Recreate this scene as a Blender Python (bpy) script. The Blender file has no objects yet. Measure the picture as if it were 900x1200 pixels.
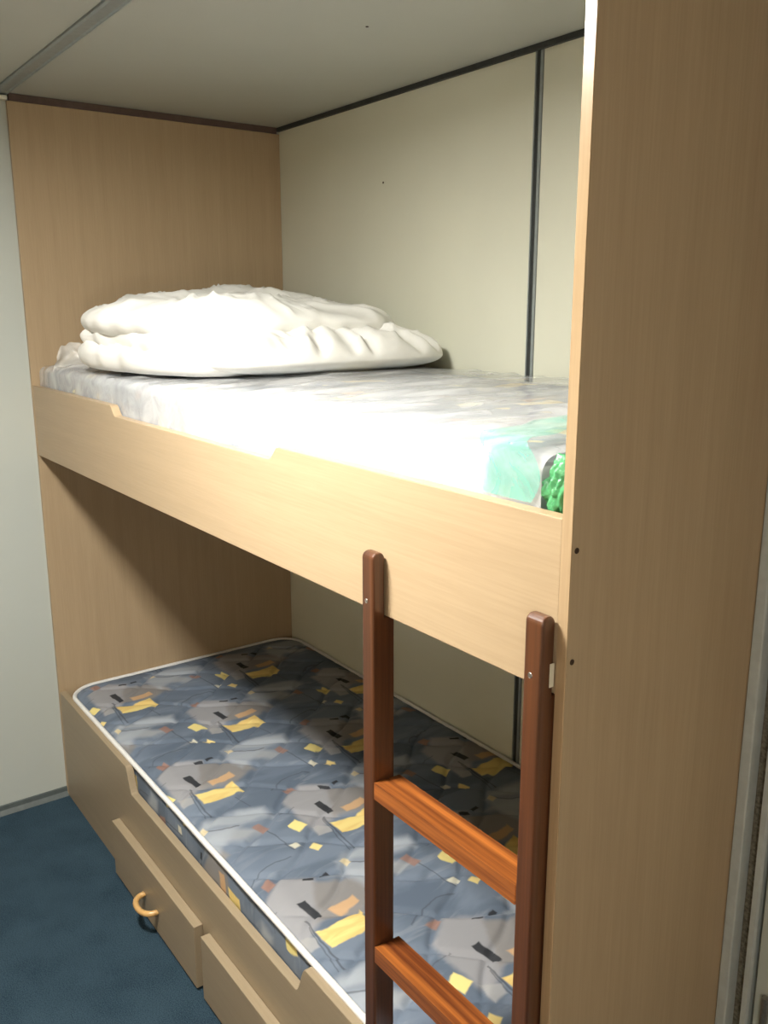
import bpy, bmesh, math, random
from mathutils import Vector, Matrix, noise

random.seed(4)
scene = bpy.context.scene
COL = scene.collection

# ------------------------------------------------------------------ camera
F_PX = 1042.6
CAM = Vector((2.504, -0.650, 1.4245))
YAW, PIT, ROLL = 0.6280, 0.2265, -0.0011
cd = bpy.data.cameras.new('camera')
cd.sensor_fit = 'VERTICAL'
cd.sensor_height = 24.0
cd.lens = 24.0 * F_PX / 1200.0
cd.clip_start = 0.01
cam = bpy.data.objects.new('camera', cd)
COL.objects.link(cam)
fw = Vector((-math.cos(YAW) * math.cos(PIT), math.sin(YAW) * math.cos(PIT), -math.sin(PIT)))
rt = fw.cross(Vector((0, 0, 1))).normalized()
up = rt.cross(fw)
r2 = rt * math.cos(ROLL) + up * math.sin(ROLL)
u2 = -rt * math.sin(ROLL) + up * math.cos(ROLL)
m = Matrix((r2, u2, -fw)).transposed().to_4x4()
m.translation = CAM
cam.matrix_world = m
scene.camera = cam

# ------------------------------------------------------------------ world, light levels, exposure
w = bpy.data.worlds.new('world')
scene.world = w
w.use_nodes = True
w.node_tree.nodes['Background'].inputs[0].default_value = (0.6, 0.7, 0.75, 1)
w.node_tree.nodes['Background'].inputs[1].default_value = 0.02
LAMP_STRENGTH = 305.0
LAMP_COLOUR = (1.0, 0.965, 0.89)
LAMP_POS = (1.37, -0.53)          # ceiling luminaire over the bunk, centre
LAMP_SIZE = (0.30, 0.17)
FILL_POS = (-0.85, 1.15)         # added fill light for the end panel's outer face, on the right wall (y, z)
FILL_STRENGTH = 72.0
scene.view_settings.view_transform = 'Standard'
scene.view_settings.look = 'None'
scene.view_settings.gamma = 1.0
scene.view_settings.use_curve_mapping = False
scene.view_settings.exposure = 0.0

# ------------------------------------------------------------------ room sizes (metres)
H = 1.949          # ceiling
D = 0.78           # back wall of the bunk recess
L = 1.912          # inner face of the end panel
T = 0.014          # end panel thickness
YF = -1.45         # wall behind the photographer
XR = 3.00          # far right wall
YD = 0.352         # wall beside the end panel
BT, BB = 1.219, 1.0305   # upper board top / bottom


def srgb(r, g, b):
    f = lambda c: (c / 255 / 12.92) if c / 255 <= 0.04045 else ((c / 255 + 0.055) / 1.055) ** 2.4
    return (f(r), f(g), f(b), 1.0)


# ------------------------------------------------------------------ node maths helper
class V:
    """scalar socket with operators"""
    nt = None

    def __init__(s, x):
        s.s = x

    @staticmethod
    def op(o, *a, clamp=False):
        n = V.nt.nodes.new('ShaderNodeMath')
        n.operation = o
        n.use_clamp = clamp
        for i, q in enumerate(a):
            if isinstance(q, V):
                V.nt.links.new(q.s, n.inputs[i])
            else:
                n.inputs[i].default_value = q
        return V(n.outputs[0])

    def __add__(s, o): return V.op('ADD', s, o)
    __radd__ = __add__
    def __sub__(s, o): return V.op('SUBTRACT', s, o)
    def __rsub__(s, o): return V.op('SUBTRACT', o, s)
    def __mul__(s, o): return V.op('MULTIPLY', s, o)
    __rmul__ = __mul__
    def __truediv__(s, o): return V.op('DIVIDE', s, o)
    def abs(s): return V.op('ABSOLUTE', s)
    def floor(s): return V.op('FLOOR', s)


def vmax(a, b): return V.op('MAXIMUM', a, b)


def sstep(x, lo, hi, a=0.0, b=1.0):
    n = V.nt.nodes.new('ShaderNodeMapRange')
    n.interpolation_type = 'SMOOTHSTEP'
    V.nt.links.new(x.s, n.inputs[0])
    for i, q in enumerate((lo, hi, a, b)):
        n.inputs[1 + i].default_value = q
    return V(n.outputs[0])


def mixc(fac, a, b):
    n = V.nt.nodes.new('ShaderNodeMix')
    n.data_type = 'RGBA'
    if isinstance(fac, V):
        V.nt.links.new(fac.s, n.inputs[0])
    else:
        n.inputs[0].default_value = fac
    for i, q in ((6, a), (7, b)):
        if isinstance(q, tuple):
            n.inputs[i].default_value = q
        else:
            V.nt.links.new(q, n.inputs[i])
    return n.outputs[2]


def noise_tex(vec, scale, detail=3.0, rough=0.55, dist=0.0):
    n = V.nt.nodes.new('ShaderNodeTexNoise')
    n.inputs['Scale'].default_value = scale
    n.inputs['Detail'].default_value = detail
    n.inputs['Roughness'].default_value = rough
    n.inputs['Distortion'].default_value = dist
    if vec is not None:
        V.nt.links.new(vec, n.inputs['Vector'])
    return n


def coord(kind='Object', scale=(1, 1, 1), loc=(0, 0, 0), rot=(0, 0, 0)):
    t = V.nt.nodes.new('ShaderNodeTexCoord')
    mp = V.nt.nodes.new('ShaderNodeMapping')
    mp.inputs['Location'].default_value = loc
    mp.inputs['Rotation'].default_value = rot
    mp.inputs['Scale'].default_value = scale
    V.nt.links.new(t.outputs[kind], mp.inputs[0])
    return mp.outputs[0]


def new_mat(name, rough=0.5, spec=0.5, coat=0.0, coat_rough=0.1, metal=0.0):
    mt = bpy.data.materials.new(name)
    mt.use_nodes = True
    V.nt = mt.node_tree
    b = mt.node_tree.nodes['Principled BSDF']
    b.inputs['Roughness'].default_value = rough
    b.inputs['Specular IOR Level'].default_value = spec
    b.inputs['Coat Weight'].default_value = coat
    b.inputs['Coat Roughness'].default_value = coat_rough
    b.inputs['Metallic'].default_value = metal
    return mt, b


def setcol(b, c):
    if isinstance(c, tuple):
        b.inputs['Base Color'].default_value = c
    else:
        V.nt.links.new(c, b.inputs['Base Color'])


def bump(b, h, strength=0.2, dist=0.002):
    n = V.nt.nodes.new('ShaderNodeBump')
    n.inputs['Strength'].default_value = strength
    n.inputs['Distance'].default_value = dist
    V.nt.links.new(h, n.inputs['Height'])
    V.nt.links.new(n.outputs[0], b.inputs['Normal'])


def speckled(name, c, amp=0.05, scale=40, rough=0.5, spec=0.4, metal=0.0, coat=0.0, bmp=0.0, coord_scale=(1, 1, 1)):
    """plain paint, plastic or metal with a faint mottling"""
    mt, b = new_mat(name, rough, spec, coat, 0.12, metal)
    n = noise_tex(coord(scale=coord_scale), scale, 4)
    lo = tuple(x * (1 - amp) for x in c[:3]) + (1,)
    hi = tuple(min(1, x * (1 + amp)) for x in c[:3]) + (1,)
    setcol(b, mixc(sstep(V(n.outputs[0]), 0.3, 0.7), lo, hi))
    if bmp:
        bump(b, n.outputs[0], bmp, 0.001)
    return mt


def wood(name, c1, c2, axis='z', rough=0.38, spec=0.4, coat=0.0, fine=1.0, contrast=1.0, coat_rough=0.1):
    mt, b = new_mat(name, rough, spec, coat, coat_rough)
    st = {'x': (0.03, 1, 1), 'y': (1, 0.03, 1), 'z': (1, 1, 0.03)}[axis]
    v = coord(scale=st)
    n1 = noise_tex(v, 320 * fine, 3, 0.6)
    n2 = noise_tex(v, 42 * fine, 4, 0.55, 0.4)
    n3 = noise_tex(coord(scale=tuple(0.25 if s < 1 else 1 for s in st)), 3.0, 3)
    f = V(n1.outputs[0]) * 0.45 + V(n2.outputs[0]) * 0.4 + V(n3.outputs[0]) * 0.25
    f = sstep(f, 0.55 - 0.22 / contrast, 0.55 + 0.22 / contrast)
    setcol(b, mixc(f, c1, c2))
    bump(b, n1.outputs[0], 0.06, 0.0006)
    return mt


# ------------------------------------------------------------------ the printed mattress fabric
def fabric(name, ox, oy, oz, pale=0.0, rough=0.75):
    """slate fabric with pale sweeps, yellow patches and dark strokes on a half-drop repeat;
    ox, oy, oz: where the local origin of the mesh stands"""
    mt, b = new_mat(name, rough, 0.25)
    t = V.nt.nodes.new('ShaderNodeTexCoord')
    sp = V.nt.nodes.new('ShaderNodeSeparateXYZ')
    V.nt.links.new(t.outputs['Object'], sp.inputs[0])
    wob = noise_tex(t.outputs['Object'], 26, 2)
    sw = V.nt.nodes.new('ShaderNodeSeparateColor')
    V.nt.links.new(wob.outputs['Color'], sw.inputs[0])
    wx, wy = V(sw.outputs[0]) - 0.5, V(sw.outputs[1]) - 0.5
    X0 = V(sp.outputs[0]) + ox
    Y0 = V(sp.outputs[1]) + V(sp.outputs[2]) + (oy + oz)
    X = X0 + wx * 0.016
    Y = Y0 + wy * 0.012 + X0 * 0.031
    CU, CV = 0.549, 0.198
    # cell row, half drop; black bar of the motif at (0.715, 0.122)
    def cell(ulo, vlo):
        yy = Y - (0.122 + vlo)
        r = (yy / CV).floor()
        xx = X - (0.715 + ulo) - r * 0.2745
        return xx - (xx / CU).floor() * CU + ulo, yy - r * CV + vlo

    u, v = cell(-0.12, -0.1)

    def poly(pts, soft, uv):
        """soft mask of a convex outline given in motif coordinates"""
        U, W = uv
        area = sum(pts[i][0] * pts[(i + 1) % len(pts)][1] - pts[(i + 1) % len(pts)][0] * pts[i][1] for i in range(len(pts)))
        sg = 1 if area > 0 else -1
        d = None
        for i, (x0, y0) in enumerate(pts):
            x1, y1 = pts[(i + 1) % len(pts)]
            ln = math.hypot(x1 - x0, y1 - y0)
            nx_, ny_ = sg * (y1 - y0) / ln, -sg * (x1 - x0) / ln
            e = U * nx_ + W * ny_ - (x0 * nx_ + y0 * ny_)
            d = e if d is None else vmax(d, e)
        return sstep(d, -soft, soft * 0.6, 1.0, 0.0)

    def rot_box(cu, cv, hu, hv, ang=0.0, soft=0.003, bend=0.0):
        du, dv = u - cu, v - cv
        if ang:
            ca, sa = math.cos(ang), math.sin(ang)
            du, dv = du * ca + dv * sa, dv * ca - du * sa
        if bend:
            du = du + dv * dv * bend
        d = vmax(du.abs() - hu, dv.abs() - hv)
        return sstep(d, -soft, soft, 1.0, 0.0)

    big = noise_tex(coord(scale=(1.5, 0.55, 1.0)), 6.5, 3, 0.5, 0.6)
    mid = noise_tex(coord(scale=(2.4, 0.6, 1.0), loc=(3, 1, 0)), 13, 3, 0.5, 0.8)
    slate, slate2 = srgb(94, 106, 122), srgb(112, 124, 140)
    c = mixc(sstep(V(big.outputs[0]), 0.42, 0.58), slate, slate2)
    c = mixc(sstep(V(mid.outputs[0]), 0.58, 0.72) * 0.35, c, srgb(146, 153, 161))
    # pale sweeps, taupe wedge and grey beams of the motif
    c2, c3 = cell(-0.12, -0.03), cell(-0.12, 0.062)
    c4 = cell(0.10, -0.09)
    c = mixc(poly([(-0.06, 0.071), (-0.045, 0.196), (0.0, 0.250), (0.014, 0.198), (-0.028, 0.128)], 0.014, c3) * 0.8, c, srgb(158, 162, 166))
    c = mixc(poly([(-0.07, -0.068), (-0.112, -0.001), (-0.075, 0.060), (0.045, 0.012), (0.084, -0.063), (0.0, -0.067)], 0.011, (u, v)) * 0.8, c, srgb(156, 155, 157))
    c = mixc(poly([(-0.062, 0.045), (-0.019, 0.140), (0.033, 0.150), (0.066, 0.082), (0.043, -0.004)], 0.010, c2) * 0.9, c, srgb(134, 131, 129))
    c = mixc(poly([(0.150, -0.028), (0.176, 0.040), (0.182, 0.096), (0.240, 0.086), (0.233, 0.010), (0.184, -0.078)], 0.016, (u, v)) * 0.85, c, srgb(160, 167, 175))
    c = mixc(poly([(0.182, -0.082), (0.237, 0.018), (0.292, -0.073), (0.246, -0.088)], 0.014, c4) * 0.8, c, srgb(158, 165, 174))
    c = mixc(poly([(0.048, -0.060), (0.071, -0.024), (0.094, -0.032), (0.090, -0.063)], 0.004, (u, v)) * 0.8, c, srgb(160, 160, 160))
    c = mixc(poly([(0.300, -0.080), (0.330, 0.030), (0.372, 0.060), (0.395, -0.020), (0.360, -0.085)], 0.016, c4) * 0.35, c, srgb(88, 101, 120))
    # thin pen lines
    ink = srgb(58, 62, 70)
    for (cu, cv, hu, hv, a, k, bd) in ((0.095, -0.022, 0.070, 0.0022, -0.03, 0.8, 0), (0.100, -0.030, 0.062, 0.0014, -0.10, 0.7, 0),
                                   (0.220, -0.030, 0.0022, 0.045, -0.5, 0.7, 5.0), (0.330, 0.062, 0.050, 0.0016, 0.15, 0.7, 0),
                                   (0.150, 0.060, 0.030, 0.0014, 0.2, 0.6, 0), (0.395, -0.010, 0.0018, 0.060, 0.25, 0.6, -4.0),
                                   (-0.030, -0.075, 0.0016, 0.022, 0.2, 0.5, 0)):
        c = mixc(rot_box(cu, cv, hu, hv, a, 0.0014, bd) * (k * 0.75), c, ink)
    dark = srgb(40, 43, 48)
    for (cu, cv, hu, hv, a, bd) in ((0.002, 0.001, 0.026, 0.0085, 0.10, 0), (-0.073, 0.045, 0.0042, 0.011, -0.45, 0), (-0.071, 0.076, 0.0046, 0.009, 0.1, 0)):
        c = mixc(rot_box(cu, cv, hu, hv, a, 0.0018, bd) * 0.95, c, dark)
    # orange, brown and yellow patches
    c = mixc(rot_box(0.034, 0.064, 0.012, 0.030, 0.15, 0.003, 4.0) * 0.9, c, srgb(198, 162, 122))
    c = mixc(rot_box(-0.106, -0.030, 0.010, 0.013, 0.3, 0.003) * 0.85, c, srgb(150, 116, 102))
    c = mixc(rot_box(0.268, 0.046, 0.018, 0.010, 0.3, 0.003) * 0.85, c, srgb(148, 116, 104))
    yel = srgb(226, 206, 134)
    c = mixc(rot_box(0.090, 0.032, 0.024, 0.048, 0.06, 0.0025, 3.0), c, mixc(sstep(V(mid.outputs[0]), 0.4, 0.6), srgb(216, 188, 118), yel))
    c = mixc(rot_box(0.030, -0.082, 0.018, 0.015, 0.35, 0.0025), c, srgb(228, 212, 140))
    c = mixc(rot_box(0.118, -0.086, 0.011, 0.009, 0.5, 0.0025), c, srgb(226, 206, 140))
    c = mixc(rot_box(0.195, -0.064, 0.010, 0.008, 0.2, 0.0025) * 0.8, c, srgb(216, 200, 160))
    c = mixc(rot_box(0.366, 0.078, 0.008, 0.008, 0.2, 0.0025) * 0.8, c, srgb(216, 212, 190))
    if pale:
        c = mixc(pale, c, srgb(205, 208, 212))
    setcol(b, c)
    weave = noise_tex(t.outputs['Object'], 900, 2)
    bump(b, weave.outputs[0], 0.12, 0.0006)
    return mt


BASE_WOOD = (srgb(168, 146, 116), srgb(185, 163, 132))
M = {}
M['panel'] = wood('beech_laminate_upright', *BASE_WOOD, 'z', contrast=0.65)
M['board'] = wood('beech_laminate_level', *BASE_WOOD, 'x', contrast=0.65)
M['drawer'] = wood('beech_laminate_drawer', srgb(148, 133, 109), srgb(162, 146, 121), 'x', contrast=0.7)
M['edge'] = wood('beech_edge_band', srgb(168, 143, 110), srgb(186, 161, 128), 'z', rough=0.22, spec=0.6)
M['stile'] = wood('varnished_mahogany', srgb(56, 31, 19), srgb(100, 60, 35), 'z', rough=0.4, coat=0.7, fine=0.5, coat_rough=0.13)
M['rung'] = wood('varnished_teak', srgb(92, 44, 20), srgb(192, 114, 50), 'x', rough=0.4, coat=0.9, fine=0.35, contrast=1.25, coat_rough=0.08)
M['wall'] = speckled('cream_wall_panel', srgb(212, 213, 196), 0.02, 3, 0.45, 0.35)
M['wall_white'] = speckled('white_wall_panel', srgb(188, 194, 188), 0.015, 3, 0.42, 0.4)
M['ceiling'] = speckled('ceiling_panel', srgb(176, 177, 168), 0.02, 2.5, 0.5, 0.3)
M['alu'] = speckled('grey_aluminium_profile', srgb(150, 158, 158), 0.06, 60, 0.38, 0.5, 0.35)
M['alu_light'] = speckled('pale_grey_steel_profile', srgb(186, 194, 194), 0.05, 60, 0.4, 0.4)
M['alu_dark'] = speckled('dark_rubber_joint', srgb(52, 55, 54), 0.15, 80, 0.6, 0.3)
M['brown_trim'] = speckled('dark_brown_trim', srgb(92, 76, 70), 0.1, 50, 0.55, 0.3)
M['skirt'] = speckled('grey_vinyl_skirting', srgb(84, 92, 92), 0.1, 50, 0.45, 0.4)
M['door'] = speckled('grey_door_paint', srgb(184, 194, 190), 0.03, 8, 0.45, 0.4)
M['felt'] = speckled('fuzzy_grey_seal', srgb(112, 108, 96), 0.35, 260, 0.9, 0.1, bmp=0.6)
M['screw'] = speckled('dull_steel', srgb(150, 146, 140), 0.1, 200, 0.35, 0.5, 0.8)
M['hole'] = speckled('dark_screw_hole', srgb(60, 45, 34), 0.2, 200, 0.7, 0.2)
M['brass'] = speckled('tan_plastic_handle', srgb(206, 164, 104), 0.06, 40, 0.3, 0.5, coat=0.4)
M['cloth'] = speckled('white_cotton', srgb(232, 232, 228), 0.02, 30, 0.85, 0.2)
M['piping'] = speckled('white_piping_tape', srgb(226, 226, 224), 0.05, 200, 0.7, 0.2, bmp=0.3)
M['tape'] = speckled('white_paper_tape', srgb(226, 224, 206), 0.03, 60, 0.6, 0.2)
M['ply'] = speckled('raw_plywood', srgb(92, 76, 60), 0.1, 14, 0.7, 0.2)
M['lamp_body'] = speckled('white_lamp_housing', srgb(225, 225, 220), 0.01, 10, 0.4, 0.4)

# carpet
mt, b = new_mat('blue_carpet', 0.95, 0.1)
n1 = noise_tex(coord(), 420, 3, 0.7)
n2 = noise_tex(coord(), 9, 4)
f = V(n1.outputs[0]) * 0.8 + V(n2.outputs[0]) * 0.2
setcol(b, mixc(sstep(f, 0.36, 0.64), srgb(36, 54, 68), srgb(68, 90, 104)))
bump(b, n1.outputs[0], 0.9, 0.004)
M['carpet'] = mt

# lamp diffusers: they give off the light
def glow(name, strength):
    mt = bpy.data.materials.new(name)
    mt.use_nodes = True
    nt = mt.node_tree
    nt.nodes.remove(nt.nodes['Principled BSDF'])
    em = nt.nodes.new('ShaderNodeEmission')
    em.inputs[0].default_value = LAMP_COLOUR + (1,)
    em.inputs[1].default_value = strength
    nt.links.new(em.outputs[0], nt.nodes['Material Output'].inputs[0])
    return mt


M['diffuser'] = glow('lit_diffuser', LAMP_STRENGTH)
M['fill_glow'] = glow('fill_light_glow', FILL_STRENGTH)  # glow of the added fill light


def film(name, tint, haze, rough=0.14, scale=16, strength=0.4):
    """thin polythene: mostly see-through, milky and shiny"""
    mt, b = new_mat(name, rough, 0.6)
    n = noise_tex(coord(scale=(1, 0.5, 1)), scale, 4, 0.6, 1.0)
    setcol(b, tint)
    bump(b, n.outputs[0], strength, 0.006)
    tr = V.nt.nodes.new('ShaderNodeBsdfTransparent')
    mx = V.nt.nodes.new('ShaderNodeMixShader')
    V.nt.links.new(sstep(V(n.outputs[0]), 0.3, 0.7, max(0, haze - 0.12), haze + 0.12).s, mx.inputs[0])
    V.nt.links.new(tr.outputs[0], mx.inputs[1])
    V.nt.links.new(b.outputs[0], mx.inputs[2])
    V.nt.links.new(mx.outputs[0], V.nt.nodes['Material Output'].inputs[0])
    return mt


M['film'] = film('clear_polythene', srgb(240, 242, 244), 0.46)
M['film_teal'] = film('teal_polythene', srgb(110, 196, 176), 0.5)
M['bag_green'] = film('green_polythene', srgb(96, 182, 122), 0.72, 0.2, 60, 0.8)
M['film_milky'] = film('milky_polythene', srgb(232, 232, 228), 0.62)


# ------------------------------------------------------------------ mesh helpers
def link(name, bm, mat, parent=None, smooth=False):
    me = bpy.data.meshes.new(name)
    bmesh.ops.recalc_face_normals(bm, faces=bm.faces)
    if parent is not None:
        off = Vector(parent['_o']) if '_o' in parent else Vector()
        bmesh.ops.translate(bm, verts=bm.verts, vec=-off)
    bm.to_mesh(me)
    bm.free()
    if smooth:
        me.polygons.foreach_set('use_smooth', [True] * len(me.polygons))
    me.materials.append(M[mat] if isinstance(mat, str) else mat)
    o = bpy.data.objects.new(name, me)
    COL.objects.link(o)
    if parent is not None:
        o.parent = parent
        o['_o'] = list(off)
    return o


ROOTS = []


def thing(name, label, cat, base, group=None):
    o = bpy.data.objects.new(name, None)
    o.empty_display_size = 0.05
    o.location = base
    COL.objects.link(o)
    o['label'], o['category'] = label, cat
    o['_o'] = list(base)
    if group:
        o['group'] = group
    return o


def tag(o, label, cat, group=None):
    o['label'], o['category'] = label, cat
    if group:
        o['group'] = group
    return o


def structure(o):
    o['kind'] = 'structure'
    return o


def box(x0, x1, y0, y1, z0, z1, bev=0.0, seg=2, bm=None):
    own = bmesh.new()
    bmesh.ops.create_cube(own, size=1.0)
    for v_ in own.verts:
        v_.co = Vector((x0 + (v_.co.x + .5) * (x1 - x0), y0 + (v_.co.y + .5) * (y1 - y0), z0 + (v_.co.z + .5) * (z1 - z0)))
    if bev:
        bmesh.ops.bevel(own, geom=own.edges[:], offset=bev, segments=seg, affect='EDGES', profile=0.5)
    return own


def prism(pts, axis, a, c, bev=0.0, seg=2):
    """extrude a 2-D outline along an axis from a to c"""
    bm = bmesh.new()
    def mk(p, t):
        if axis == 'y': return (p[0], t, p[1])
        if axis == 'x': return (t, p[0], p[1])
        return (p[0], p[1], t)
    va = [bm.verts.new(mk(p, a)) for p in pts]
    vb = [bm.verts.new(mk(p, c)) for p in pts]
    fa = bm.faces.new(va)
    fb = bm.faces.new(vb[::-1])
    n = len(pts)
    for i in range(n):
        bm.faces.new((va[i], vb[i], vb[(i + 1) % n], va[(i + 1) % n]))
    bmesh.ops.recalc_face_normals(bm, faces=bm.faces)
    if bev:
        es = [e for e in fa.edges] + [e for e in fb.edges]
        bmesh.ops.bevel(bm, geom=es, offset=bev, segments=seg, affect='EDGES', profile=0.5)
    return bm


def tube(path, r, sides=10, closed=False):
    bm = bmesh.new()
    path = [Vector(p) for p in path]
    n = len(path)
    rings = []
    prev = None
    for i, p in enumerate(path):
        a = path[(i - 1) % n] if closed or i > 0 else p
        c = path[(i + 1) % n] if closed or i < n - 1 else p
        t = (c - a).normalized()
        ref = prev if prev else (Vector((0, 0, 1)) if abs(t.z) < .9 else Vector((1, 0, 0)))
        s = t.cross(ref)
        s.normalize()
        q = s.cross(t).normalized()
        prev = q
        rr = r[i] if isinstance(r, (list, tuple)) else r
        rings.append([bm.verts.new(p + (s * math.cos(2 * math.pi * k / sides) + q * math.sin(2 * math.pi * k / sides)) * rr) for k in range(sides)])
    for i in range(n if closed else n - 1):
        A, B = rings[i], rings[(i + 1) % n]
        for k in range(sides):
            bm.faces.new((A[k], A[(k + 1) % sides], B[(k + 1) % sides], B[k]))
    if not closed:
        bm.faces.new(rings[0][::-1])
        bm.faces.new(rings[-1])
    return bm


def disc(cx, cy, cz, r, depth, axis='x', sides=16):
    pts = [(r * math.cos(2 * math.pi * k / sides), r * math.sin(2 * math.pi * k / sides)) for k in range(sides)]
    if axis == 'x':
        return prism([(cy + p, cz + q) for p, q in pts], 'x', cx, cx + depth, r * 0.2, 1)
    return prism([(cx + p, cz + q) for p, q in pts], 'y', cy, cy + depth, r * 0.2, 1)


def rounded(x0, x1, y0, y1, r, n=8):
    out = []
    for cx, cy, a0 in ((x1 - r, y0 + r, -90), (x1 - r, y1 - r, 0), (x0 + r, y1 - r, 90), (x0 + r, y0 + r, 180)):
        for k in range(n + 1):
            a = math.radians(a0 + 90 * k / n)
            out.append((cx + r * math.cos(a), cy + r * math.sin(a)))
    return out


def fbm(p, o=3):
    s, a = 0.0, 1.0
    for i in range(o):
        s += a * noise.noise(p * (2 ** i))
        a *= 0.5
    return s


# ------------------------------------------------------------------ THE SETTING
structure(link('floor', box(-0.06, XR, YF, D + 0.05, -0.06, 0.0), 'carpet'))
# ceiling: two panels either side of the grey joining profile
ceil = structure(link('ceiling', box(-0.06, XR + 0.05, YF - 0.05, D + 0.06, H + 0.012, H + 0.06), 'ceiling'))
link('panel', box(-0.05, XR + 0.04, 0.002, D + 0.05, H, H + 0.0125, 0.001), 'ceiling', ceil)
link('panel', box(-0.05, XR + 0.04, YF - 0.04, -0.036, H, H + 0.0125, 0.001), 'ceiling', ceil)
structure(link('trim_1', prism([(-0.036, H + 0.010), (-0.036, H - 0.004), (-0.031, H - 0.006), (-0.028, H - 0.003), (-0.006, H - 0.003), (-0.003, H - 0.006), (0.002, H - 0.004), (0.002, H + 0.010)], 'x', -0.012, XR), 'alu'))

# left wall: white panel
structure(link('wall_left', box(-0.06, -0.012, YF - 0.05, D + 0.05, 0, H + 0.01), 'wall_white'))
structure(link('baseboard_left', prism([(-0.0122, 0.0), (0.004, 0.0), (0.001, 0.004), (-0.006, 0.012), (-0.008, 0.024), (-0.0122, 0.026)], 'y', YF, -0.0005), 'skirt'))
structure(link('trim_2', box(-0.0115, 0.006, -0.030, -0.0003, H - 0.017, H - 0.0065, 0.002), 'tape'))
# back wall: two panels and the joiner between them
wb = structure(link('wall_back', box(-0.06, L + T, D + 0.012, D + 0.06, 0, H + 0.01), 'alu_dark'))
XS = 1.082
link('panel', box(-0.012, XS - 0.012, D, D + 0.0125, 0.0, H, 0.001), 'wall', wb)
link('panel', box(XS + 0.012, L + T, D, D + 0.0125, 0.0, H, 0.001), 'wall', wb)
link('joint_profile', prism([(XS + 0.003, D + 0.012), (XS + 0.003, D - 0.001), (XS + 0.004, D - 0.002), (XS + 0.011, D - 0.002), (XS + 0.0122, D + 0.012)], 'z', 0, H), 'alu', wb)
link('joint_gasket', box(XS - 0.0078, XS + 0.0028, D + 0.001, D + 0.0118, 0, H), 'alu_dark', wb)
link('joint_profile', prism([(XS - 0.0122, D + 0.012), (XS - 0.0122, D - 0.001), (XS - 0.009, D - 0.001), (XS - 0.008, D + 0.012)], 'z', 0, H), 'alu', wb)
link('mark', disc(0.533, D - 0.0012, 1.738, 0.003, 0.0015, 'y', 10), 'hole', wb)
structure(link('trim_3', box(0.0, L, D - 0.010, D - 0.0002, H - 0.012, H - 0.0003, 0.001), 'alu_dark'))
link('mark', prism([(0.97 + .003 * math.cos(k), 0.425 + .003 * math.sin(k)) for k in (0, 1, 2, 3, 4, 5)], 'z', H - 0.001, H + 0.001), 'hole', ceil)
# wall beside the end panel, with the steel door frame and door
XE = L + T
structure(link('wall_right', box(XR, XR + 0.05, YF - 0.05, YD + 0.06, 0, H + 0.01), 'panel'))
structure(link('wall_front', box(-0.06, XR + 0.05, YF - 0.05, YF, 0, H + 0.01), 'panel'))
structure(link('wall_door_side', box(XE, XR, YD + 0.018, YD + 0.06, 0, H + 0.01), 'wall'))
structure(link('trim_4', box(XE + 0.0005, XE + 0.0155, YD - 0.016, YD + 0.0175, 0, H, 0.002), 'alu_light'))
structure(link('trim_5', box(XE + 0.0158, XE + 0.029, YD + 0.004, YD + 0.0175, 0, H), 'felt'))
door = structure(link('door_1', box(XE + 0.046, XE + 0.78, YD - 0.002, YD + 0.017, 0.01, 1.86, 0.002), 'door'))
fr = prism([(XE + 0.0292, YD + 0.0172), (XE + 0.0292, YD - 0.002), (XE + 0.031, YD - 0.006), (XE + 0.038, YD - 0.006), (XE + 0.040, YD - 0.002), (XE + 0.040, YD + 0.0172)], 'z', 0, 1.90)
link('door_frame', fr, 'alu_light', door)
link('door_frame', box(XE + 0.785, XE + 0.825, YD - 0.006, YD + 0.0172, 0, 1.90, 0.002), 'alu', door)
link('door_frame', box(XE + 0.0405, XE + 0.7845, YD - 0.006, YD + 0.0172, 1.866, 1.90, 0.002), 'alu', door)
for hz in (0.50, 1.02, 1.60):
    hb = tube([(XE + 0.064, YD - 0.007, hz - 0.035), (XE + 0.064, YD - 0.007, hz + 0.035)], 0.005, 12)
    link('hinge', hb, 'screw', door)
link('door_handle', tube([(XE + 0.72, YD - 0.004, 0.95), (XE + 0.72, YD - 0.045, 0.95), (XE + 0.715, YD - 0.05, 0.95), (XE + 0.62, YD - 0.05, 0.95)], 0.009, 12), 'screw', door)

# ------------------------------------------------------------------ BUNK
bunk = thing('bunk_bed', 'built-in beech laminate bunk bed with two berths and drawers', 'bunk bed', (0.95, 0.39, 0.0))
hd = link('head_panel', box(-0.0118, 0.0, -0.001, D - 0.0005, 0.0, H - 0.018, 0.0008), 'panel', bunk)
link('head_trim', box(-0.0118, 0.0035, 0.004, D - 0.0105, H - 0.018, H - 0.0004, 0.001), 'brown_trim', bunk)
ep = link('end_panel', box(L, L + T, 0.0, D - 0.0005, 0.0, H - 0.0004, 0.0012), 'panel', bunk)
link('edge_band', box(L + 0.0002, L + T - 0.0002, -0.0012, 0.0004, 0.0, H - 0.0004, 0.0005), 'edge', ep)
for sy, sz in ((0.0065, 1.188), (0.0075, 1.0695)):
    link('screw', disc(L + T - 0.0003, sy, sz, 0.0032, 0.0009, 'x'), 'hole', ep)


def scoop_board(x0, x1, z0, z1, s0, s1, dep, r=0.03):
    """outline of a board whose top edge is cut down between s0 and s1"""
    p = [(x0, z0), (x1, z0), (x1, z1)]
    def ease(xa, xb, za, zb):
        return [(xa + (xb - xa) * t, za + (zb - za) * (3 * t * t - 2 * t ** 3)) for t in [k / 8 for k in range(9)]]
    p += ease(s1 + r, s1, z1, z1 - dep)
    p += ease(s0 + r, s0, z1 - dep, z1)
    p += [(x0, z1)]
    return p


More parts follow.
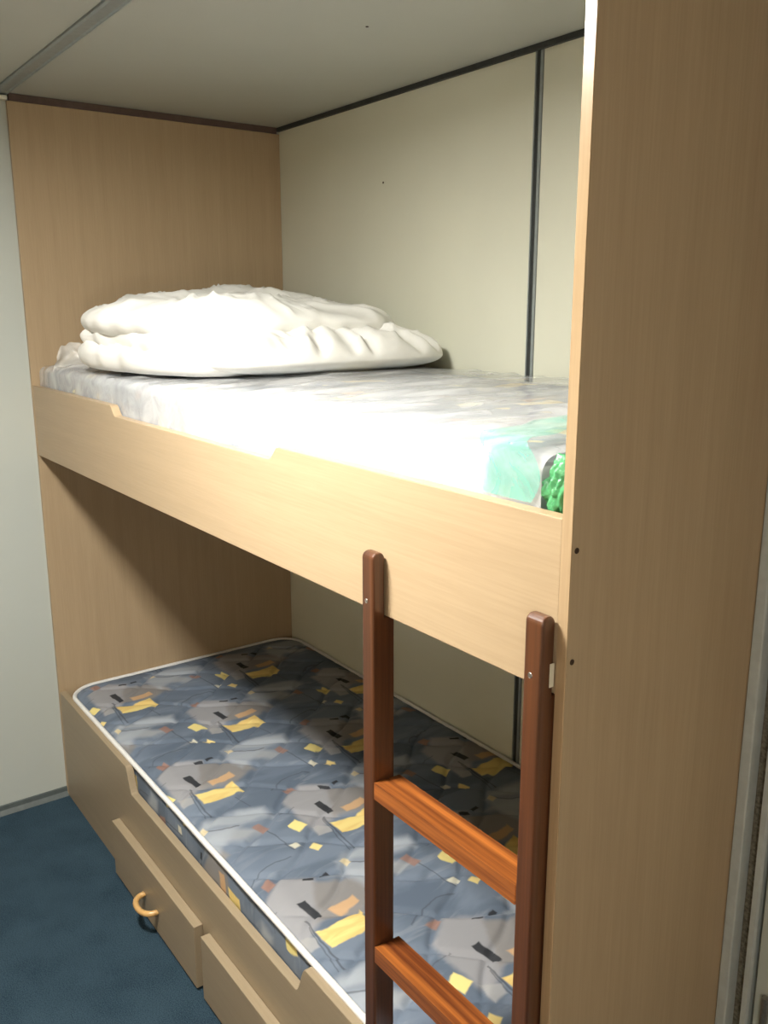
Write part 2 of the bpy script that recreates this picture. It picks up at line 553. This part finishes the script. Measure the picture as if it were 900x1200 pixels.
link('upper_front_board', prism(scoop_board(0.0003, L - 0.0003, BB, BT, 0.600, 1.305, 0.022, 0.03), 'y', 0.0, 0.018, 0.0015), 'board', bunk)
link('upper_platform', box(0.0003, L - 0.0003, 0.0182, D - 0.0005, BB + 0.012, BB + 0.030), 'ply', bunk)
link('upper_rail', box(0.0003, L - 0.0003, 0.0184, 0.040, BB + 0.0002, BB + 0.0118), 'ply', bunk)
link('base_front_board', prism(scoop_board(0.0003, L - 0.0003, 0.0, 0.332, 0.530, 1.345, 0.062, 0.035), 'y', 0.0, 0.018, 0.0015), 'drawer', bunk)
link('base_platform', box(0.0003, L - 0.0003, 0.0182, D - 0.0005, 0.190, 0.208), 'ply', bunk)


def drawer(x0, x1):
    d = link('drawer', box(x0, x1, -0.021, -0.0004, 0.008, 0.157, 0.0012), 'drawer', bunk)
    xc = (x0 + x1) / 2
    zc = 0.070
    path = []
    hw, out = 0.040, 0.030
    path.append((xc - hw, -0.0212, zc))
    for k in range(13):
        a = math.pi * k / 12
        path.append((xc - hw * math.cos(a), -0.024 - out * math.sin(a) ** 0.8, zc - 0.002))
    path.append((xc + hw, -0.0212, zc))
    link('handle', tube(path, 0.0068, 12), 'brass', d, True)
    return d


drawer(0.462, 0.957)
drawer(0.990, 1.485)
drawer(1.518, 1.890)


# ------------------------------------------------------------------ MATTRESSES
def quilt_h(x, y):
    a = x * 1.0 + y * 0.75 + 0.010 * math.sin(y * 32)
    c = x * 1.0 - y * 0.75 + 0.010 * math.sin(y * 32 + 2.0)
    p = 0.135
    def ridge(t):
        q = abs((t / p) % 1.0 - 0.5) * 2      # 1 at seam
        return 1 - max(0.0, (q - 0.80) / 0.20) ** 1.5
    return min(ridge(a), ridge(c))


def mattress_body(x0, x1, y0, y1, z0, z1, r, quilt=0.005, crown=0.012, nx=190, ny=84, soft=0.0, seed=0):
    """a grid over the top that follows a rounded outline, with straight sides"""
    bm = bmesh.new()
    cx, cy, hx, hy = (x0 + x1) / 2, (y0 + y1) / 2, (x1 - x0) / 2, (y1 - y0) / 2
    def place(i, j):
        x = x0 + (x1 - x0) * i / nx
        y = y0 + (y1 - y0) * j / ny
        # squeeze the corners to a radius
        ex, ey = hx - abs(x - cx), hy - abs(y - cy)
        if ex < r and ey < r:
            dx, dy = r - ex, r - ey
            d = math.hypot(dx, dy)
            mx_ = max(dx, dy)
            k = mx_ / d if d > 0 else 1
            x = cx + math.copysign(hx - r + dx * k, x - cx)
            y = cy + math.copysign(hy - r + dy * k, y - cy)
            ed = r - mx_
        else:
            ed = min(ex, ey)
        t = min(1.0, ed / 0.05)
        s = t * (2 - t)
        z = z1 - 0.004 + s * (crown + quilt * (quilt_h(x, y) - 1) if quilt else s * crown)
        if soft:
            z += soft * s * fbm(Vector((x * 5, y * 8, seed)), 3)
        return (x, y, z)
    g = [[bm.verts.new(place(i, j)) for j in range(ny + 1)] for i in range(nx + 1)]
    for i in range(nx):
        for j in range(ny):
            bm.faces.new((g[i][j], g[i + 1][j], g[i + 1][j + 1], g[i][j + 1]))
    rim = [g[i][0] for i in range(nx + 1)] + [g[nx][j] for j in range(1, ny + 1)] + [g[i][ny] for i in range(nx - 1, -1, -1)] + [g[0][j] for j in range(ny - 1, 0, -1)]
    lv = rim
    for k, (zz, out) in enumerate(((z1 - 0.022, 0.004), ((z0 + z1) / 2, 0.006), (z0 + 0.02, 0.003), (z0, -0.006))):
        cur = []
        for q in rim:
            d = Vector((q.co.x - cx, q.co.y - cy, 0))
            nrm = Vector((d.x / hx ** 1, d.y / hy, 0)) 
            nrm = Vector((math.copysign(abs(nrm.x) ** 12, nrm.x), math.copysign(abs(nrm.y) ** 12, nrm.y), 0))
            if nrm.length > 0: nrm.normalize()
            wv = 0.0025 * noise.noise(Vector((q.co.x * 14, q.co.y * 14, zz * 20 + seed)))
            cur.append(bm.verts.new((q.co.x + nrm.x * (out + wv), q.co.y + nrm.y * (out + wv), zz)))
        for i in range(len(rim)):
            j = (i + 1) % len(rim)
            bm.faces.new((lv[i], cur[i], cur[j], lv[j]))
        lv = cur
    bm.faces.new(lv[::-1])
    return bm


def piping(x0, x1, y0, y1, z, r, rad, n=9):
    base = rounded(x0, x1, y0, y1, r, n)
    pts = []
    for i, p in enumerate(base):
        q = base[(i + 1) % len(base)]
        k = max(1, int(math.hypot(q[0] - p[0], q[1] - p[1]) / 0.05))
        for s in range(k):
            x, y = p[0] + (q[0] - p[0]) * s / k, p[1] + (q[1] - p[1]) * s / k
            pts.append((x, y, z + 0.0015 * noise.noise(Vector((x * 7, y * 7, 1)))))
    return tube(pts, rad, 10, True)


lo_base = (0.955, 0.395, 0.2085)
lm = thing('mattress', 'grey blue quilted mattress with yellow patches and white piping on lower berth', 'mattress', lo_base)
M['fabric_low'] = fabric('printed_quilted_fabric', lo_base[0], lo_base[1], lo_base[2] - 0.338)
link('body', mattress_body(0.012, 1.900, 0.026, 0.768, 0.2085, 0.338, 0.075, 0.009, 0.013, nx=380, ny=150), 'fabric_low', lm, True)
link('piping', piping(0.008, 1.903, 0.020, 0.771, 0.3345, 0.080, 0.0062), 'piping', lm, True)

up_base = (0.955, 0.395, BB + 0.0305)
um = thing('mattress', 'printed mattress still in clear plastic wrap on upper berth', 'mattress', up_base)
M['fabric_up'] = fabric('printed_fabric_wrapped', up_base[0] - 0.1, up_base[1] + 0.06, up_base[2] - 1.262, 0.32)
link('body', mattress_body(0.014, 1.856, 0.026, 0.768, BB + 0.0305, 1.258, 0.05, 0.004, 0.014, soft=0.004, seed=3), 'fabric_up', um, True)


def wrap_sheet():
    """loose polythene lying over the mattress and tucked down its front"""
    bm = bmesh.new()
    nx, prof = 150, []
    # profile in (y, z) from front bottom over the top to the back
    for k in range(9): prof.append((0.0188, 1.150 + (1.250 - 1.150) * k / 8, 0.15))
    for k in range(1, 7):
        a = math.pi / 2 * k / 6
        prof.append((0.0188 + 0.022 * (1 - math.cos(a)), 1.250 + 0.022 * math.sin(a), 0.4))
    for k in range(1, 41):
        t = k / 40
        prof.append((0.041 + (0.772 - 0.041) * t, 1.272 + 0.010 * math.sin(math.pi * t) + 0.004 * t, 1.0))
    rows = []
    for i in range(nx + 1):
        x = 0.006 + (1.862 - 0.006) * i / nx
        row = []
        for (y, z, wgt) in prof:
            p = Vector((x * 9, y * 4, z * 3))
            c = abs(noise.noise(p + Vector((0, 0, 5)))) * 0.008 + 0.004 * noise.noise(p * 2.3)
            c += 0.003 * noise.noise(Vector((x * 45, y * 6, z * 6)))
            if wgt > 0.3:
                row.append(bm.verts.new((x, y, z + c * wgt)))
            else:
                row.append(bm.verts.new((x, y + abs(c) * 0.25, z)))
        rows.append(row)
    for i in range(nx):
        for j in range(len(prof) - 1):
            bm.faces.new((rows[i][j], rows[i + 1][j], rows[i + 1][j + 1], rows[i][j + 1]))
    return bm


link('plastic_wrap', wrap_sheet(), 'film', um, True)


# loose upturned corner of the wrap at the head end
def flap(cx, cy, z0, wx, hz, seed, lean=0.03):
    bm = bmesh.new()
    n = 16
    g = []
    for i in range(n + 1):
        row = []
        for j in range(n + 1):
            s, t = i / n, j / n
            nn = noise.noise(Vector((s * 3, t * 3, seed)))
            y = cy + (s - 0.5) * wx * (1 - 0.3 * t) + 0.010 * t
            x = cx - lean * t + 0.016 * nn + 0.01 * math.sin(s * 7 + seed)
            z = z0 + hz * t * (0.75 + 0.25 * math.sin(s * 3.1)) + 0.008 * noise.noise(Vector((s * 5, t * 4, seed + 3)))
            row.append(bm.verts.new((x, y, z)))
        g.append(row)
    for i in range(n):
        for j in range(n):
            bm.faces.new((g[i][j], g[i + 1][j], g[i + 1][j + 1], g[i][j + 1]))
    return bm


link('wrap_corner', flap(0.115, 0.080, 1.262, 0.115, 0.072, 2.0), 'film_milky', um, True)


# ------------------------------------------------------------------ PILLOW AND DUVET
def crease(p, k=3.0):
    """sharp-valleyed cloth creases, about -1..1"""
    a = 1 - abs(noise.noise(p)) * 2.0
    return max(-0.4, a) ** k if a > 0 else 0.0


def cushion(cx, cy, z0, hx, hy, th, ang=0.0, nu=100, nv=100, ex=3.2, wr=0.007, seed=0.0, low=0.5, p=3.0,
            gather=0.0, wobble=0.05, bumpy=0.12, sag=None, stretch=(1.0, 1.0)):
    """a soft closed shape with a superellipse outline, round edges, creases and puckers;
    low: height of the edge line as a share of the thickness"""
    bm = bmesh.new()
    ca, sa = math.cos(ang), math.sin(ang)
    top, bot = [], []
    for i in range(nu + 1):
        rt_, rb = [], []
        for j in range(nv + 1):
            a, c = math.sin((-1 + 2 * i / nu) * math.pi / 2), math.sin((-1 + 2 * j / nv) * math.pi / 2)
            mx_ = max(abs(a), abs(c))
            k = 1.0
            if mx_ > 1e-6:
                q = (abs(a) ** ex + abs(c) ** ex) ** (1 / ex)
                k = mx_ / q
            px, py = a * k, c * k
            e = 1 - mx_
            puff = max(0.0, 1 - mx_ ** p) ** 0.5
            under = max(0.0, 1 - mx_ ** (p * 2.5)) ** 0.5
            angl = math.atan2(py, px)
            P = Vector((px * hx * 8 * stretch[0], py * hy * 8 * stretch[1], seed))
            W = Vector((noise.noise(P * 0.7), noise.noise(P * 0.7 + Vector((9, 0, 0))), 0)) * 0.9
            cr = 0.7 * crease(P * 0.9 + W) + 0.5 * crease(P * 1.9 + W + Vector((3, 8, 0)), 4.0) - 0.25
            rad = math.sin(angl * 24 + 4 * noise.noise(Vector((angl * 3, seed, 0)))) * max(0.0, 1 - e / 0.5)
            wob = 1 + wobble * noise.noise(Vector((math.cos(angl) * 1.6, math.sin(angl) * 1.6, seed + 2.0))) * mx_ \
                + wobble * 0.4 * noise.noise(Vector((math.cos(angl) * 5, math.sin(angl) * 5, seed + 6.0))) * mx_
            lx, ly = px * hx * wob, py * hy * wob
            fade = min(1.0, puff * 1.4)
            zt = th * low + th * (1 - low) * puff + wr * cr * fade + gather * rad * min(1.0, puff * 2.6)
            zt += th * bumpy * noise.noise(Vector((px * 2.1, py * 2.1, seed + 4))) * fade
            zb = th * low * (1 - under)
            if sag:
                s_ = sag(px, py)
                zt += s_
                zb += s_
            X, Y = cx + lx * ca - ly * sa, cy + lx * sa + ly * ca
            rt_.append(bm.verts.new((X, Y, z0 + zt)))
            rb.append(bm.verts.new((X, Y, z0 + min(zb, zt - 0.0005))))
        top.append(rt_)
        bot.append(rb)
    for i in range(nu):
        for j in range(nv):
            bm.faces.new((top[i][j], top[i + 1][j], top[i + 1][j + 1], top[i][j + 1]))
            bm.faces.new((bot[i][j], bot[i][j + 1], bot[i + 1][j + 1], bot[i + 1][j]))
    rim = [(i, 0) for i in range(nu)] + [(nu, j) for j in range(nv)] + [(i, nv) for i in range(nu, 0, -1)] + [(0, j) for j in range(nv, 0, -1)]
    for k in range(len(rim)):
        (i, j), (i2, j2) = rim[k], rim[(k + 1) % len(rim)]
        bm.faces.new((top[i][j], bot[i][j], bot[i2][j2], top[i2][j2]))
    return bm


ZT = 1.283
pil = tag(link('pillow', cushion(0.645, 0.440, ZT - 0.002, 0.250, 0.325, 0.122, 0.10, ex=4.5, seed=1.0, wr=0.015, gather=0.013, low=0.26, p=1.9, wobble=0.03), 'cloth', None, True),
          'plump creased white pillow half under the crumpled white duvet on upper berth', 'pillow')
duv = thing('duvet', 'crumpled white duvet heaped over the pillow at the head of upper berth', 'duvet', (0.40, 0.35, ZT))
link('bottom_fold', cushion(0.550, 0.195, ZT - 0.002, 0.285, 0.155, 0.075, 0.20, seed=5.0, wr=0.016, p=5.0, wobble=0.14, bumpy=0.25), 'cloth', duv, True)
link('middle_fold', cushion(0.520, 0.230, ZT + 0.050, 0.280, 0.185, 0.070, 0.10, seed=9.0, wr=0.016, p=4.0, wobble=0.16, bumpy=0.3,
                            sag=lambda a, c: -0.014 * max(0, a) - 0.008 * max(0, -c)), 'cloth', duv, True)
link('top_fold', cushion(0.475, 0.375, ZT + 0.068, 0.335, 0.325, 0.095, 0.14, nu=120, nv=120, seed=13.0, wr=0.016, p=4.0, low=0.45, wobble=0.13, bumpy=0.22,
                         sag=lambda a, c: 0.032 * math.exp(-((a + 0.35) / 0.4) ** 2 - ((c - 0.25) / 0.45) ** 2) - 0.004 * max(0, a) - 0.020 * max(0, c) ** 2), 'cloth', duv, True)


# ------------------------------------------------------------------ GREEN BAG at the foot of the upper berth
def crumple(cx, cy, cz, rx, ry, rz, seed, sub=5, amp=0.35):
    bm = bmesh.new()
    bmesh.ops.create_icosphere(bm, subdivisions=sub, radius=1)
    for v_ in bm.verts:
        d = v_.co.normalized()
        k = 1 + amp * (abs(noise.noise(d * 2.6 + Vector((seed, 0, 0)))) * 1.5 - 0.35) + amp * 0.5 * noise.noise(d * 6 + Vector((0, seed, 0)))
        v_.co = Vector((cx + d.x * rx * k, cy + d.y * ry * k, cz + d.z * rz * k))
    return bm


bag = thing('plastic_bag', 'crumpled green plastic bag stuffed at the foot of upper berth', 'bag', (1.86, 0.045, 1.225))
link('crumpled_end', crumple(1.880, 0.045, 1.235, 0.027, 0.025, 0.042, 2.0, amp=0.28), 'bag_green', bag, True)


def film_patch():
    bm = bmesh.new()
    nx, ny = 30, 40
    g = []
    for i in range(nx + 1):
        row = []
        for j in range(ny + 1):
            s, t = i / nx, j / ny
            x = 1.772 + (0.078 + 0.008 * math.sin(t * 9)) * s + 0.006 * math.sin(t * 13) - 0.05 * t * t
            L_ = t * (0.24 + 0.05 * math.sin(s * 4))
            if L_ < 0.055:
                y, z = 0.0168, 1.232 + L_
                z = 1.222 + L_
            elif L_ < 0.09:
                a = (L_ - 0.055) / 0.035 * math.pi / 2
                y, z = 0.0168 + 0.018 * (1 - math.cos(a)), 1.277 + 0.012 * math.sin(a)
            else:
                y, z = 0.035 + (L_ - 0.09) * 0.9, 1.289
            n_ = noise.noise(Vector((x * 40, L_ * 12, 3)))
            row.append(bm.verts.new((x, y + (0.0012 * n_ if L_ < 0.09 else 0), z + (0.004 * n_ if L_ > 0.07 else 0))))
        g.append(row)
    for i in range(nx):
        for j in range(ny):
            bm.faces.new((g[i][j], g[i + 1][j], g[i + 1][j + 1], g[i][j + 1]))
    return bm


link('flat_tail', film_patch(), 'film_teal', bag, True)

# ------------------------------------------------------------------ LADDER
lad = thing('ladder', 'varnished dark red wooden ladder hooked against the upper berth board', 'ladder', (1.75, -0.004, 0.0))
YL0, YL1, YN = -0.0215, 0.0140, -0.0018


def stile(x0, x1):
    zt, zn = 1.118, BB - 0.001
    pts = [(YL0, 0.0), (YL1, 0.0), (YL1, zn), (YN, zn)]
    r = 0.009
    for k in range(7):
        a = math.pi / 2 * k / 6
        pts.append((YN - r + r * math.cos(a), zt - r + r * math.sin(a)))
    for k in range(7):
        a = math.pi / 2 + math.pi / 2 * k / 6
        pts.append((YL0 + r + r * math.cos(a), zt - r + r * math.sin(a)))
    # profile is in (y, z): extrude along x with softened edges
    o = link('stile', prism(pts, 'x', x0, x1, 0.0032, 3), 'stile', lad)
    link('screw', disc((x0 + x1) / 2 - 0.002, YL0 - 0.0006, 1.052, 0.0032, 0.001, 'y'), 'screw', o)
    return o


LX0, LX1 = 1.5885, 1.6135
RX0, RX1 = 1.8855, 1.9105
stile(LX0, LX1)
stile(RX0, RX1)
for zr in (0.798, 0.541, 0.284):
    pts = [(YL0 - 0.002, zr - 0.026), (YL1 + 0.004, zr - 0.036), (YL1 + 0.006, zr - 0.012), (YL0 - 0.002, zr)]
    pts = [(YL0 + 0.0005, zr - 0.025), (0.022, zr - 0.027), (0.022, zr - 0.002), (YL0 + 0.0005, zr)]
    link('rung', prism(pts, 'x', LX1 - 0.001, RX0 + 0.001, 0.002, 2), 'rung', lad)
link('tape_patch', box(RX1 + 0.0002, RX1 + 0.0010, -0.0085, -0.0026, 1.040, 1.066), 'tape', lad)

# ------------------------------------------------------------------ CEILING LAMP AND ADDED FILL LIGHT (out of frame)
def ceiling_light(pos, size, mat, label):
    lamp = thing('ceiling_light', label, 'ceiling light', (pos[0], pos[1], H - 0.0004))
    lx, ly = pos
    sx, sy = size[0] / 2, size[1] / 2
    for (x0, x1, y0, y1) in ((lx - sx - .02, lx + sx + .02, ly - sy - .02, ly - sy), (lx - sx - .02, lx + sx + .02, ly + sy, ly + sy + .02),
                             (lx - sx - .02, lx - sx, ly - sy + .0002, ly + sy - .0002), (lx + sx, lx + sx + .02, ly - sy + .0002, ly + sy - .0002)):
        link('frame', box(x0, x1, y0, y1, H - 0.033, H - 0.0005, 0.002), 'lamp_body', lamp)
    link('diffuser', box(lx - sx + .0002, lx + sx - .0002, ly - sy + .0002, ly + sy - .0002, H - 0.027, H - 0.018), mat, lamp)


ceiling_light(LAMP_POS, LAMP_SIZE, 'diffuser', 'bright rectangular ceiling light in front of the bunk')
fill_root = thing('fill_light', 'added oval fill light on the right wall, out of view', 'fill light', (XR - 0.0003, FILL_POS[0], FILL_POS[1]))
ov = lambda r_, t_: [(FILL_POS[0] + r_ * math.cos(2 * math.pi * k / 32), FILL_POS[1] + t_ * math.sin(2 * math.pi * k / 32)) for k in range(32)]
link('fill_plate', prism(ov(0.130, 0.080), 'x', XR - 0.014, XR - 0.0003, 0.003), 'lamp_body', fill_root)
link('diffuser', prism(ov(0.112, 0.063), 'x', XR - 0.055, XR - 0.0142, 0.012, 3), 'fill_glow', fill_root)  # glowing face added to brighten the end panel

for o in list(scene.objects):
    if '_o' in o:
        del o['_o']
